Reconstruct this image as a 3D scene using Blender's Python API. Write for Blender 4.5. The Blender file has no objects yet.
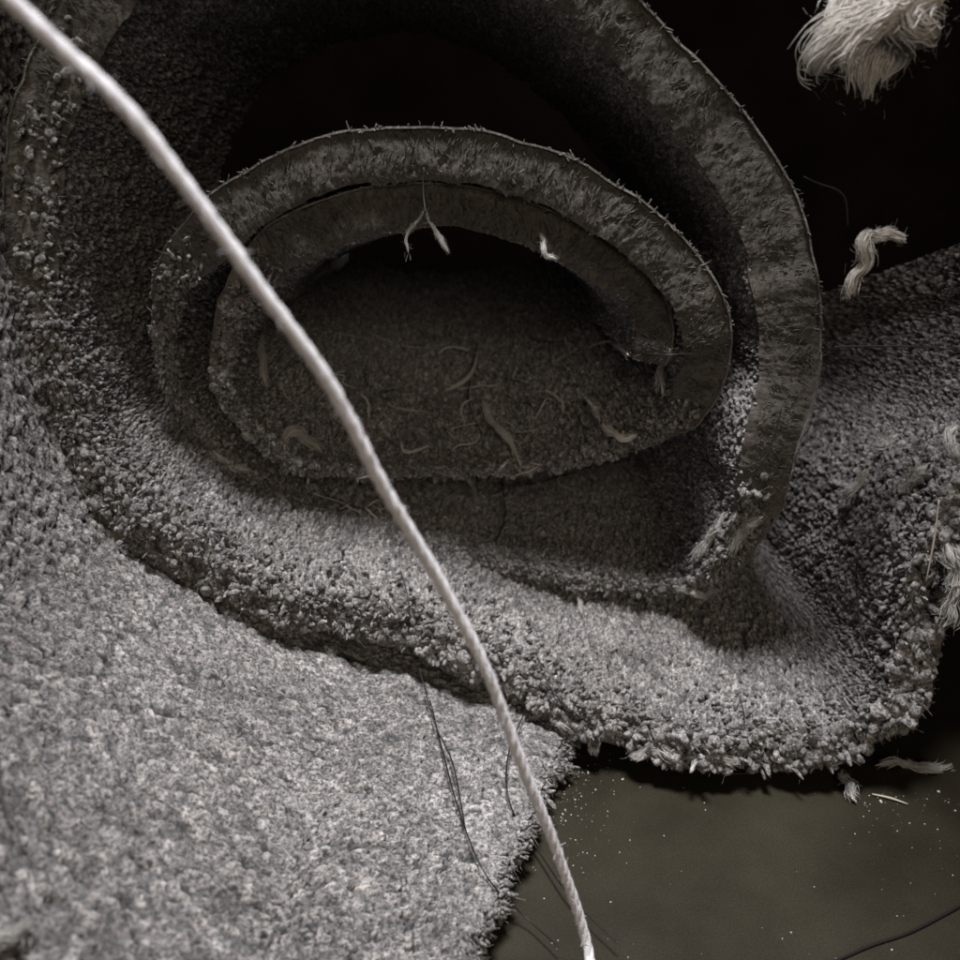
import bpy, math, random
import numpy as np
from mathutils import Vector, Matrix, noise

MM = 0.001
rng = np.random.default_rng(7)
random.seed(7)
S = bpy.context.scene
COL = S.collection

# ---------------------------------------------------------------- camera
PITCH = math.radians(18.0)
FPX = 831.0
CAMY, CAMZ = -160.0, 126.0
cd = bpy.data.cameras.new('camera')
cam = bpy.data.objects.new('camera', cd)
COL.objects.link(cam)
cam.location = (0, CAMY * MM, CAMZ * MM)
cam.rotation_euler = (math.radians(90) - PITCH, 0, 0)
cd.sensor_width = 36.0
cd.lens = 36.0 * FPX / 960.0
cd.clip_start = 0.005
cd.clip_end = 20.0
cd.dof.use_dof = True
cd.dof.focus_distance = 0.172
cd.dof.aperture_fstop = 20.0
S.camera = cam

# ---------------------------------------------------------------- world and lamps
w = bpy.data.worlds.new('World')
S.world = w
w.use_nodes = True
w.node_tree.nodes['Background'].inputs[0].default_value = (0.95, 0.95, 1.0, 1)
w.node_tree.nodes['Background'].inputs[1].default_value = 0.010


def area(name, loc, target, sx, sy, power, colour):
    l = bpy.data.lights.new(name, 'AREA')
    l.shape = 'RECTANGLE'
    l.size = sx * MM
    l.size_y = sy * MM
    l.energy = power
    l.color = colour
    o = bpy.data.objects.new(name, l)
    COL.objects.link(o)
    o.location = Vector(loc) * MM
    o.rotation_euler = (Vector(target) - Vector(loc)).to_track_quat('-Z', 'Y').to_euler()
    return o


l = bpy.data.lights.new('hanging_lamp', 'SPOT')
l.energy = 15.5
l.spot_size = math.radians(41)
l.spot_blend = 1.0
l.shadow_soft_size = 0.045
l.color = (0.965, 0.965, 1.0)
o = bpy.data.objects.new('hanging_lamp', l)
COL.objects.link(o)
LP, LT = Vector((-8, -100, 455)), Vector((6, -26, 25))
o.location = LP * MM
o.rotation_euler = (LT - LP).to_track_quat('-Z', 'Y').to_euler()
area('room_light', (60, -520, 260), (0, 0, 60), 300, 200, 0.72, (1.0, 0.85, 0.69))

S.view_settings.view_transform = 'Standard'
S.view_settings.look = 'None'
S.view_settings.exposure = 0.0
S.view_settings.gamma = 1.0
S.render.engine = 'CYCLES'
S.cycles.max_bounces = 5

# ---------------------------------------------------------------- helpers


def P(px, py, Y):
    """pixel of the photograph -> world point (mm) at depth Y"""
    u = (px - 480.0) / FPX
    v = -(py - 480.0) / FPX
    c, s = math.cos(PITCH), math.sin(PITCH)
    dy, dz = c + v * s, -s + v * c
    t = (Y - CAMY) / dy
    return np.array([t * u, Y, CAMZ + t * dz])


def PZ(px, py, z):
    """pixel -> world point (mm) on the horizontal plane z"""
    u = (px - 480.0) / FPX
    v = -(py - 480.0) / FPX
    c, s = math.cos(PITCH), math.sin(PITCH)
    dy, dz = c + v * s, -s + v * c
    t = (z - CAMZ) / dz
    return np.array([t * u, CAMY + t * dy, z])


def empty(name, loc, label=None, cat=None, group=None):
    o = bpy.data.objects.new(name, None)
    o.empty_display_size = 0.01
    COL.objects.link(o)
    o.location = Vector(loc) * MM
    tag(o, label, cat, group)
    return o


def tag(o, label=None, cat=None, group=None, kind=None):
    if label:
        o['label'] = label
    if cat:
        o['category'] = cat
    if group:
        o['group'] = group
    if kind:
        o['kind'] = kind
    return o


def mesh_obj(name, verts, faces, mat, parent=None, loc=None, smooth=True, colours=None):
    """verts (N,3) in mm, faces = list of arrays of shape (M,3) or (M,4); origin placed at loc"""
    verts = np.asarray(verts, dtype=np.float64)
    if parent is not None:
        org = np.array(parent.location) / MM
    elif loc is not None:
        org = np.asarray(loc, dtype=np.float64)
    else:
        org = np.zeros(3)
    me = bpy.data.meshes.new(name)
    if not isinstance(faces, list):
        faces = [faces]
    faces = [np.asarray(f, dtype=np.int64) for f in faces if len(f)]
    nl = sum(f.size for f in faces)
    npoly = sum(len(f) for f in faces)
    me.vertices.add(len(verts))
    me.vertices.foreach_set('co', ((verts - org) * MM).astype(np.float32).ravel())
    me.loops.add(nl)
    me.loops.foreach_set('vertex_index', np.concatenate([f.ravel() for f in faces]).astype(np.int32))
    me.polygons.add(npoly)
    tot = np.concatenate([np.full(len(f), f.shape[1]) for f in faces]).astype(np.int32)
    st = np.concatenate([[0], np.cumsum(tot)[:-1]]).astype(np.int32)
    me.polygons.foreach_set('loop_start', st)
    me.polygons.foreach_set('loop_total', tot)
    me.polygons.foreach_set('use_smooth', np.full(npoly, smooth))
    me.update(calc_edges=True)
    if colours is not None:
        a = me.color_attributes.new('tint', 'FLOAT_COLOR', 'POINT')
        c4 = np.ones((len(verts), 4), dtype=np.float32)
        c4[:, 0] = colours
        c4[:, 1] = colours
        c4[:, 2] = colours
        a.data.foreach_set('color', c4.ravel())
    me.materials.append(mat)
    o = bpy.data.objects.new(name, me)
    COL.objects.link(o)
    if parent is not None:
        o.parent = parent
    else:
        o.location = Vector(org) * MM
    return o


def catmull(pts, step):
    """Catmull-Rom through rows of pts (any number of columns), resampled so that the first three columns advance by step"""
    p = np.asarray(pts, dtype=float)
    p = np.vstack([2 * p[0] - p[1], p, 2 * p[-1] - p[-2]])
    out = []
    for i in range(1, len(p) - 2):
        t = np.linspace(0, 1, 24, endpoint=False)[:, None]
        a, b, c, d = p[i - 1], p[i], p[i + 1], p[i + 2]
        out.append(0.5 * (2 * b + (c - a) * t + (2 * a - 5 * b + 4 * c - d) * t ** 2 + (3 * b - a - 3 * c + d) * t ** 3))
    out.append(p[-2][None])
    q = np.vstack(out)
    s = np.concatenate([[0], np.cumsum(np.linalg.norm(np.diff(q[:, :3], axis=0), axis=1))])
    n = max(3, int(s[-1] / step))
    ss = np.linspace(0, s[-1], n)
    return np.stack([np.interp(ss, s, q[:, k]) for k in range(q.shape[1])], axis=1)


def fbm(x, y, seed=0, octaves=3):
    """cheap smooth value noise on arrays, -1..1"""
    r = np.random.default_rng(seed)
    tab = r.uniform(-1, 1, (64, 64))
    out = np.zeros_like(np.asarray(x, dtype=float))
    amp, tot = 1.0, 0.0
    for o in range(octaves):
        xs, ys = np.asarray(x) * 2 ** o + 11.3 * o, np.asarray(y) * 2 ** o + 5.7 * o
        xi, yi = np.floor(xs).astype(int), np.floor(ys).astype(int)
        fx, fy = xs - xi, ys - yi
        fx, fy = fx * fx * (3 - 2 * fx), fy * fy * (3 - 2 * fy)
        g = lambda a, b: tab[a % 64, b % 64]
        v = (g(xi, yi) * (1 - fx) + g(xi + 1, yi) * fx) * (1 - fy) + (g(xi, yi + 1) * (1 - fx) + g(xi + 1, yi + 1) * fx) * fy
        out += amp * v
        tot += amp
        amp *= 0.5
    return out / tot


def worley(x, y, seed=0):
    """jittered cell noise: distance to the nearest centre, to the second nearest, and a random number per cell"""
    r = np.random.default_rng(seed)
    jx, jy, jid = r.uniform(0, 1, (128, 128)), r.uniform(0, 1, (128, 128)), r.uniform(0, 1, (128, 128))
    sh = x.shape
    x, y = x.ravel(), y.ravel()
    xi, yi = np.floor(x).astype(int), np.floor(y).astype(int)
    f1 = np.full(x.shape, 9.0)
    f2 = np.full(x.shape, 9.0)
    cid = np.zeros(x.shape)
    for a in (-1, 0, 1):
        for b in (-1, 0, 1):
            ca, cb = xi + a, yi + b
            m0, m1 = ca % 128, cb % 128
            d = np.hypot(ca + jx[m0, m1] - x, cb + jy[m0, m1] - y)
            c = d < f1
            f2 = np.where(c, f1, np.minimum(f2, d))
            cid = np.where(c, jid[m0, m1], cid)
            f1 = np.where(c, d, f1)
    return f1.reshape(sh), f2.reshape(sh), cid.reshape(sh)


def unit(v):
    return v / np.maximum(np.linalg.norm(v, axis=-1, keepdims=True), 1e-9)


def tufts(base, direc, bend, length, rad, t0, sides=5):
    """many bent yarn tufts at once. base/direc/bend (N,3); length, rad, t0 (N,)"""
    N = len(base)
    ref = np.where(np.abs(direc[:, 1:2]) < 0.8, np.array([[0, 1.0, 0]]), np.array([[1.0, 0, 0]]))
    a = unit(np.cross(direc, ref))
    b = np.cross(direc, a)
    prof = [(0.0, 0.85), (0.45, 1.05), (0.8, 0.9), (0.96, 0.5)]
    ph = rng.uniform(0, 6.28, N)
    V = np.zeros((N, len(prof) * sides + 1, 3))
    sq = rng.uniform(0.65, 1.0, N)
    for k, (tt, rr) in enumerate(prof):
        t = (t0 + (1 - t0) * tt)[:, None]
        c = base + direc * length[:, None] * t + bend * t ** 2
        for j in range(sides):
            an = ph + 2 * math.pi * j / sides + 0.5 * k
            r_ = rad * rr * rng.uniform(0.82, 1.15, N)
            V[:, k * sides + j] = c + a * (np.cos(an) * r_)[:, None] + b * (np.sin(an) * r_ * sq)[:, None]
    V[:, -1] = base + direc * length[:, None] + bend * 1.0
    nv = V.shape[1]
    q = []
    for k in range(len(prof) - 1):
        for j in range(sides):
            j2 = (j + 1) % sides
            q.append((k * sides + j, k * sides + j2, (k + 1) * sides + j2, (k + 1) * sides + j))
    k = (len(prof) - 1) * sides
    tr = [(k + j, k + (j + 1) % sides, nv - 1) for j in range(sides)]
    off = (np.arange(N) * nv)[:, None, None]
    Q = (np.array(q)[None] + off).reshape(-1, 4)
    T = (np.array(tr)[None] + off).reshape(-1, 3)
    return V.reshape(-1, 3), Q, T, nv


def join(parts):
    """list of (verts, [faces...]) -> one"""
    vs, qs, ts, off = [], [], [], 0
    for v, fs in parts:
        vs.append(v)
        for f in fs:
            f = np.asarray(f)
            if f.size == 0:
                continue
            (qs if f.shape[1] == 4 else ts).append(f + off)
        off += len(v)
    out = []
    if qs:
        out.append(np.vstack(qs))
    if ts:
        out.append(np.vstack(ts))
    return np.vstack(vs), out


def tube(path, rad, sides=6, cap=True):
    """tube along path (n,3) with radii"""
    path = np.asarray(path, dtype=float)
    n = len(path)
    rad = np.broadcast_to(np.asarray(rad, dtype=float), (n,))
    tan = unit(np.gradient(path, axis=0))
    ref = np.array([0.31, 0.2, 0.93])
    a = unit(np.cross(tan, ref))
    for i in range(1, n):          # parallel transport
        v = a[i - 1] - tan[i] * np.dot(a[i - 1], tan[i])
        a[i] = v / max(np.linalg.norm(v), 1e-9)
    b = np.cross(tan, a)
    an = np.arange(sides) * 2 * math.pi / sides
    V = path[:, None] + (a[:, None] * np.cos(an)[None, :, None] + b[:, None] * np.sin(an)[None, :, None]) * rad[:, None, None]
    V = V.reshape(-1, 3)
    q = []
    for i in range(n - 1):
        for j in range(sides):
            q.append((i * sides + j, i * sides + (j + 1) % sides, (i + 1) * sides + (j + 1) % sides, (i + 1) * sides + j))
    t = []
    if cap:
        V = np.vstack([V, path[0], path[-1]])
        for j in range(sides):
            t.append((len(V) - 2, (j + 1) % sides, j))
            t.append((len(V) - 1, (n - 1) * sides + j, (n - 1) * sides + (j + 1) % sides))
    return V, [np.array(q), np.array(t) if t else np.zeros((0, 3), int)]


# ---------------------------------------------------------------- materials


def new_mat(name):
    m = bpy.data.materials.new(name)
    m.use_nodes = True
    nt = m.node_tree
    return m, nt, nt.nodes['Principled BSDF']


def N(nt, typ, **kw):
    n = nt.nodes.new(typ)
    for k, v in kw.items():
        if k in n.inputs:
            n.inputs[k].default_value = v
        else:
            setattr(n, k, v)
    return n


def ramp(nt, stops):
    r = nt.nodes.new('ShaderNodeValToRGB')
    e = r.color_ramp.elements
    e[0].position, e[0].color = stops[0][0], (*stops[0][1], 1)
    e[1].position, e[1].color = stops[-1][0], (*stops[-1][1], 1)
    for p, c in stops[1:-1]:
        x = e.new(p)
        x.color = (*c, 1)
    return r


def fibre_material(name, dark, light, scale=900.0, rough=0.9, sheen=0.25, bump=0.4, tint=True, stretch=(1, 1, 1), coarse=(0.35, 40.0), ramp_at=(0.3, 0.72)):
    m, nt, bs = new_mat(name)
    tc = N(nt, 'ShaderNodeTexCoord')
    mp = N(nt, 'ShaderNodeMapping')
    mp.inputs['Scale'].default_value = stretch
    nt.links.new(tc.outputs['Object'], mp.inputs['Vector'])
    n1 = N(nt, 'ShaderNodeTexNoise', Scale=scale, Detail=6.0, Roughness=0.75)
    nt.links.new(mp.outputs[0], n1.inputs['Vector'])
    r = ramp(nt, [(ramp_at[0], dark), (ramp_at[1], light)])
    nt.links.new(n1.outputs['Fac'], r.inputs['Fac'])
    last = r.outputs['Color']
    # broad mottling (soiling, differing yarns)
    n2 = N(nt, 'ShaderNodeTexNoise', Scale=coarse[1], Detail=4.0, Roughness=0.6)
    nt.links.new(tc.outputs['Object'], n2.inputs['Vector'])
    r2 = ramp(nt, [(0.3, (1 - coarse[0], 1 - coarse[0] * 1.08, 1 - coarse[0] * 1.15)), (0.7, (1, 1, 1))])
    nt.links.new(n2.outputs['Fac'], r2.inputs['Fac'])
    mx = N(nt, 'ShaderNodeMix', data_type='RGBA', blend_type='MULTIPLY')
    mx.inputs['Factor'].default_value = 1.0
    nt.links.new(last, mx.inputs[6])
    nt.links.new(r2.outputs['Color'], mx.inputs[7])
    last = mx.outputs[2]
    if tint:
        at = N(nt, 'ShaderNodeAttribute', attribute_name='tint')
        m2 = N(nt, 'ShaderNodeMix', data_type='RGBA', blend_type='MULTIPLY')
        m2.inputs['Factor'].default_value = 1.0
        nt.links.new(last, m2.inputs[6])
        nt.links.new(at.outputs['Color'], m2.inputs[7])
        last = m2.outputs[2]
    nt.links.new(last, bs.inputs['Base Color'])
    bs.inputs['Roughness'].default_value = rough
    bs.inputs['Sheen Weight'].default_value = sheen
    bs.inputs['Specular IOR Level'].default_value = 0.25
    bp = N(nt, 'ShaderNodeBump', Strength=bump, Distance=0.0006)
    nt.links.new(n1.outputs['Fac'], bp.inputs['Height'])
    nt.links.new(bp.outputs[0], bs.inputs['Normal'])
    return m


M_PILE = fibre_material('carpet_pile', (0.07, 0.065, 0.061), (0.56, 0.525, 0.50), scale=1300, bump=1.0, coarse=(0.25, 35), ramp_at=(0.42, 0.60))
M_SLAB = fibre_material('carpet_pile_cut_shaded', (0.024, 0.020, 0.015), (0.150, 0.130, 0.104), scale=1400, bump=1.0, tint=True, coarse=(0.45, 120))  # brownish cut-end yarn; weak light on the end faces painted in as darker colour
M_BACK = fibre_material('carpet_backing', (0.03, 0.027, 0.022), (0.30, 0.28, 0.25), scale=900, bump=0.9, tint=False, coarse=(0.5, 90))
M_WOOL = fibre_material('loose_wool', (0.55, 0.52, 0.47), (0.88, 0.85, 0.79), scale=1600, bump=0.7, tint=False, sheen=0.4, coarse=(0.25, 90))
M_GREYWOOL = fibre_material('grey_wool', (0.30, 0.285, 0.265), (0.70, 0.67, 0.63), scale=1600, bump=0.8, tint=False, coarse=(0.25, 90))
M_YARN = fibre_material('pale_yarn', (0.36, 0.345, 0.32), (0.76, 0.73, 0.69), scale=1600, bump=0.8, tint=False, coarse=(0.25, 90))
M_STRING = fibre_material('string_cotton', (0.74, 0.72, 0.75), (0.95, 0.93, 0.95), scale=1800, bump=0.7, tint=False, sheen=0.4, coarse=(0.12, 90))

M_HAIR, _nt, _b = new_mat('dark_hair')
_b.inputs['Base Color'].default_value = (0.012, 0.010, 0.009, 1)
_b.inputs['Roughness'].default_value = 0.45
M_STRAW, _nt, _b = new_mat('dry_straw')
_b.inputs['Base Color'].default_value = (0.42, 0.38, 0.30, 1)
_b.inputs['Roughness'].default_value = 0.5
M_DUST, _nt, _b = new_mat('pale_dust')
_b.inputs['Base Color'].default_value = (0.55, 0.54, 0.50, 1)
_b.inputs['Roughness'].default_value = 0.8

# hard dark floor, smooth, smeared with fine dust
M_FLOOR, nt, bs = new_mat('dark_floor')
tc = N(nt, 'ShaderNodeTexCoord')
n1 = N(nt, 'ShaderNodeTexNoise', Scale=22.0, Detail=5.0, Roughness=0.6)
nt.links.new(tc.outputs['Object'], n1.inputs['Vector'])
n3 = N(nt, 'ShaderNodeTexNoise', Scale=2500.0, Detail=2.0)
nt.links.new(tc.outputs['Object'], n3.inputs['Vector'])
r1 = ramp(nt, [(0.3, (0.016, 0.0132, 0.0075)), (0.75, (0.036, 0.030, 0.018))])
nt.links.new(n1.outputs['Fac'], r1.inputs['Fac'])
r3 = ramp(nt, [(0.35, (0.75, 0.75, 0.75)), (0.7, (1.2, 1.2, 1.2))])
nt.links.new(n3.outputs['Fac'], r3.inputs['Fac'])
mx = N(nt, 'ShaderNodeMix', data_type='RGBA', blend_type='MULTIPLY')
mx.inputs['Factor'].default_value = 1.0
nt.links.new(r1.outputs['Color'], mx.inputs[6])
nt.links.new(r3.outputs['Color'], mx.inputs[7])
nt.links.new(mx.outputs[2], bs.inputs['Base Color'])
bs.inputs['Specular IOR Level'].default_value = 0.3
r2 = ramp(nt, [(0.3, (0.42,) * 3), (0.7, (0.62,) * 3)])
nt.links.new(n1.outputs['Fac'], r2.inputs['Fac'])
nt.links.new(r2.outputs['Color'], bs.inputs['Roughness'])
M_WALL, nt, bs = new_mat('dark_wall')
tc = N(nt, 'ShaderNodeTexCoord')
n1 = N(nt, 'ShaderNodeTexNoise', Scale=12.0, Detail=5.0)
nt.links.new(tc.outputs['Object'], n1.inputs['Vector'])
r1 = ramp(nt, [(0.3, (0.018, 0.010, 0.008)), (0.75, (0.045, 0.026, 0.02))])
nt.links.new(n1.outputs['Fac'], r1.inputs['Fac'])
nt.links.new(r1.outputs['Color'], bs.inputs['Base Color'])
bs.inputs['Roughness'].default_value = 0.9

# ---------------------------------------------------------------- setting
fv = [(-900, -500, 0), (900, -500, 0), (900, 700, 0), (-900, 700, 0)]
tag(mesh_obj('floor', fv, [np.array([[0, 1, 2, 3]])], M_FLOOR, smooth=False), kind='structure')
wv = [(-900, 700, 0), (900, 700, 0), (900, 700, 800), (-900, 700, 800)]
tag(mesh_obj('back_wall', wv, [np.array([[0, 1, 2, 3]])], M_WALL, smooth=False), kind='structure')

# ---------------------------------------------------------------- the carpet as a swept sheet


SOLID = []


def sweep_carpet(name, curve, label, depth, spacing, root_loc, backing_t=0.38, seed=1, drift=None, jitter=1.0, side_fray=False, nap_step=0.41, nap_cell=1.08, nap_full=28):
    """curve rows: x, Y, z, thickness, flare (all mm), pile on the right-hand side of travel in the XZ plane.
    The sheet runs from its cut near edge at Y away by depth."""
    root = empty(name, root_loc, label, 'carpet')
    c = curve
    n = len(c)
    pos = c[:, :3]
    T = c[:, 3]
    FL = np.clip(c[:, 4], 0, 1)
    tan = np.gradient(pos[:, [0, 2]], axis=0)
    k = 5
    ker = np.ones(2 * k + 1) / (2 * k + 1)
    tp = np.pad(tan, ((k, k), (0, 0)), mode='edge')
    tan = np.stack([np.convolve(tp[:, i], ker, mode='valid') for i in range(2)], axis=1)
    tan = unit(tan)
    nor = np.stack([tan[:, 1], np.zeros(n), -tan[:, 0]], axis=1)
    s = np.arange(n) * np.linalg.norm(pos[1] - pos[0])
    dr = drift if drift is not None else np.zeros((n, 3))

    # wobble of the cut edge
    edge = fbm(s / 11.0, s * 0 + seed, seed, 4) * (0.9 + 3.0 * FL) * jitter

    def at(si, y, h):
        """si float index array, y depth from the edge, h height above the outer face"""
        i0 = np.clip(np.floor(si).astype(int), 0, n - 2)
        f = (si - i0)[..., None]
        p = pos[i0] * (1 - f) + pos[i0 + 1] * f
        nn = unit(nor[i0] * (1 - f) + nor[i0 + 1] * f)
        d = dr[i0] * (1 - f) + dr[i0 + 1] * f
        e = np.interp(si, np.arange(n), edge)
        out = p + nn * h[..., None] + d * y[..., None]
        out[..., 1] += y + e
        wob = fbm(si / 30.0, y / 35.0, seed + 3, 2) * 1.2 * np.clip(y / 20.0, 0, 1)
        return out + nn * wob[..., None], nn

    # backing: closed thin slab
    ys = np.concatenate([[0], np.geomspace(1.5, depth, 16)])
    si = np.arange(n, dtype=float)
    SI, YY = np.meshgrid(si, ys, indexing='ij')
    YY = YY + 2.2 * FL[:, None] * (1 - YY / depth)
    lo, _ = at(SI, YY, np.zeros_like(YY))
    hi, _ = at(SI, YY, np.full_like(YY, backing_t))
    m = len(ys)
    V = np.vstack([lo.reshape(-1, 3), hi.reshape(-1, 3)])
    idx = np.arange(n * m).reshape(n, m)
    A = idx[:-1, :-1].ravel(); B = idx[1:, :-1].ravel(); C_ = idx[1:, 1:].ravel(); D = idx[:-1, 1:].ravel()
    o2 = n * m
    F = [np.stack([A, B, C_, D], 1), np.stack([A, D, C_, B], 1) + o2]
    e0 = idx[:, 0]
    F.append(np.stack([e0[:-1], e0[:-1] + o2, e0[1:] + o2, e0[1:]], 1))
    e1 = idx[:, -1]
    F.append(np.stack([e1[:-1], e1[1:], e1[1:] + o2, e1[:-1] + o2], 1))
    for r_, fl in ((idx[0], 1), (idx[-1], 0)):
        q = np.stack([r_[:-1], r_[1:], r_[1:] + o2, r_[:-1] + o2], 1)
        F.append(q if fl else q[:, ::-1])
    mesh_obj('backing', V, [np.vstack(F)], M_BACK, root, smooth=False)

    kk = int(n * 1.2 * 2.2)
    fx = rng.uniform(0, n - 1.001, kk)
    fx = fx[rng.uniform(0, 1, kk) < 0.35 + 0.65 * (fbm(fx / 9, fx * 0, seed + 66, 3) > 0)]
    base, nn_ = at(fx, rng.uniform(-0.1, 0.8, len(fx)) + 2.2 * np.interp(fx, si, FL), rng.uniform(-0.1, 0.5, len(fx)))
    tx = np.stack([np.interp(fx, si, tan[:, 0]), np.zeros(len(fx)), np.interp(fx, si, tan[:, 1])], 1)
    M = len(fx)
    dv = unit(tx * rng.normal(0, 1, M)[:, None] + nn_ * rng.normal(-0.15, 0.6, M)[:, None] - np.array([[0, 1.0, 0]]) * rng.uniform(0, .8, M)[:, None])
    V, Q, Tt, nv = tufts(base, dv, rng.normal(0, 0.25, (M, 3)), rng.uniform(0.4, 1.3, M), rng.uniform(0.06, 0.2, M), np.zeros(M), sides=4)
    tag(mesh_obj('backing_thread', V, [Q, Tt], M_BACK, root), kind='stuff')

    # the cut end of the pile: packed yarn sides seen as a band
    ds = np.linalg.norm(pos[1] - pos[0])
    nh = 24
    hh = np.linspace(0, 1, nh)
    slab_f = 0.98 - 0.06 * FL
    ss = np.linspace(0, n - 1, int(n * ds / 0.40))
    Ts = np.interp(ss, si, T) ; fls = np.interp(ss, si, slab_f); fl0 = np.interp(ss, si, FL)
    Ts = Ts + 0.6 * fbm(ss * ds / 7.0, ss * 0, seed + 77, 3)
    SI, H = np.meshgrid(ss, hh, indexing='ij')
    hgt = backing_t + (Ts * fls - backing_t)[:, None] * H
    S_ = SI * ds
    wx = S_ + 1.6 * fbm(S_ / 5.0, hgt / 4.0, seed + 71, 3) + 0.25 * hgt
    f1, f2, cid = worley(wx / 1.05, hgt / 1.7 + 0.3 * fbm(S_ / 2, hgt / 2, seed + 73, 2), seed + 5)
    e1, e2, eid = worley(wx / 0.5, hgt / 2.8, seed + 6)
    yb = 1.1 * fl0[:, None] + 0.5 + 0.30 * f1 ** 2 + 0.22 * cid + 0.3 * e1 ** 2 + 0.15 * eid + 0.45 * fbm(S_ / 4, hgt / 5, seed + 8, 3) + 0.9 * H ** 5
    yb = yb + 1.2 * np.clip((cid - 0.93) * 14, 0, 1)
    front, _ = at(SI, yb, hgt)
    Gf = front
    nn_, mm_ = Gf.shape[:2]
    idx = np.arange(nn_ * mm_).reshape(nn_, mm_)
    Fq = np.stack([idx[:-1, :-1].ravel(), idx[:-1, 1:].ravel(), idx[1:, 1:].ravel(), idx[1:, :-1].ravel()], 1)
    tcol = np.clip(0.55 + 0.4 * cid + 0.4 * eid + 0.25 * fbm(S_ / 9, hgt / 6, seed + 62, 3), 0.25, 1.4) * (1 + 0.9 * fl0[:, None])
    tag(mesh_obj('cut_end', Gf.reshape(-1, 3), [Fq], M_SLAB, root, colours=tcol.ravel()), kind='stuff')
    SOLID.append((Gf.reshape(-1, 3), Fq))

    # the nap: one lumpy surface of packed tuft heads
    st_s, yv, ys2 = nap_step, 1.6, []
    while yv < depth - 1:
        ys2.append(yv)
        yv += nap_step * (1 + 2.2 * min(1, max(0, yv - nap_full) / (depth - nap_full)))
    ys2 = np.array(ys2)
    ss = np.linspace(0, n - 1, int(n * ds / st_s))
    Ts = np.interp(ss, si, T); fls = np.interp(ss, si, slab_f); fl0 = np.interp(ss, si, FL)
    Ts = Ts + 0.6 * fbm(ss * ds / 7.0, ss * 0, seed + 77, 3) * np.exp(-0)
    SI, Y2 = np.meshgrid(ss, ys2, indexing='ij')
    S_ = SI * ds
    wx = S_ + 0.9 * fbm(S_ / 2.2, Y2 / 2.2, seed + 81, 3)
    wy = Y2 + 0.9 * fbm(S_ / 2.2, Y2 / 2.2, seed + 82, 3)
    cs = nap_cell
    f1, f2, cid = worley(wx / cs, wy / cs, seed + 83)
    g1, g2, gid = worley(wx / (cs * 2.3), wy / (cs * 2.3), seed + 84)
    edgew = np.exp(-Y2 / (9.0 + (0 if side_fray else 1) * 16 * np.exp(-(S_ / 110.0) ** 2))) * fl0[:, None]
    h2 = (Ts * fls)[:, None] - (1.2 + 1.3 * fl0[:, None]) * f1 ** 2 * cs + 1.0 * (cid - 0.5) * cs - 0.6 * np.exp(-((f2 - f1) / 0.12) ** 2) + (0.22 + 1.7 * edgew) * (0.3 + 0.7 * fl0[:, None]) * (gid - 0.5 - 1.1 * g1 ** 2) + 0.9 * fbm(S_ / 12, Y2 / 12, seed + 20, 3)
    h2 = h2 - 0.9 * np.exp(-(Y2 - 1.6) / 1.1)
    Y3 = Y2 + 1.3 * fl0[:, None] * (1 - Y2 / depth)
    G, _ = at(SI, Y3, h2)
    nn_, mm_ = G.shape[:2]
    idx = np.arange(nn_ * mm_).reshape(nn_, mm_)
    Fq = np.stack([idx[:-1, :-1].ravel(), idx[:-1, 1:].ravel(), idx[1:, 1:].ravel(), idx[1:, :-1].ravel()], 1)
    blotch = fbm(S_ / 9, Y2 / 9, seed + 87, 3) + 0.5 * fbm(S_ / 32, Y2 / 32, seed + 88, 2)
    tcol = np.clip(0.40 + 0.95 * cid - 0.2 * f1 + 0.20 * blotch + 0.10 * (gid - 0.5) + 0.55 * (cid > 0.975) - 0.35 * (cid < 0.04), 0.2, 1.5)
    SOLID.append((G[::2, ::2].reshape(-1, 3), None))
    gi = np.arange(G[::2, ::2].shape[0] * G[::2, ::2].shape[1]).reshape(G[::2, ::2].shape[:2])
    SOLID[-1] = (SOLID[-1][0], np.stack([gi[:-1, :-1].ravel(), gi[:-1, 1:].ravel(), gi[1:, 1:].ravel(), gi[1:, :-1].ravel()], 1))
    tag(mesh_obj('nap', G.reshape(-1, 3), [Fq], M_PILE, root, colours=tcol.ravel()), kind='stuff')

    # sheared yarn sides showing in the cut band
    kk = int((n - 1) * 1.2 * 11 * 1.1)
    fx = rng.uniform(0, n - 1.001, kk)
    fx = fx[rng.uniform(0, 1, len(fx)) < np.clip(1.1 - 1.5 * np.interp(fx, si, FL), 0, 1)]
    M = len(fx)
    if M > 10:
        tt = np.interp(fx, si, T)
        hf = rng.uniform(0.03, 0.92, M)
        dpt = 0.75 + rng.uniform(-0.3, 0.5, M)
        base, nn_ = at(fx, dpt, 0.3 + hf * (tt - 0.9))
        tx = np.stack([np.interp(fx, si, tan[:, 0]), np.zeros(M), np.interp(fx, si, tan[:, 1])], 1)
        lean = fbm(fx / 5.0, hf * 2, seed + 61, 2)
        dv = unit(nn_ + tx * (lean * 1.3 + rng.normal(0, 0.3, M))[:, None] + np.array([[0, 1.0, 0]]) * rng.normal(-0.08, 0.28, M)[:, None])
        ln = rng.uniform(0.8, 2.8, M) * np.clip(1.15 - hf, 0.25, 1)
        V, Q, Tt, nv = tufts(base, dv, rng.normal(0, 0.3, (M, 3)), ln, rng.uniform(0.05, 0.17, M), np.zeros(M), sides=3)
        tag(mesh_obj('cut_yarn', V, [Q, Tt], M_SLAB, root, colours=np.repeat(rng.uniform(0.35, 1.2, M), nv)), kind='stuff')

    # the tufts: short leaning nubs of yarn all over the pile
    ds = np.linalg.norm(pos[1] - pos[0])
    rows = []
    yv = 0.6
    r = 0
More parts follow.
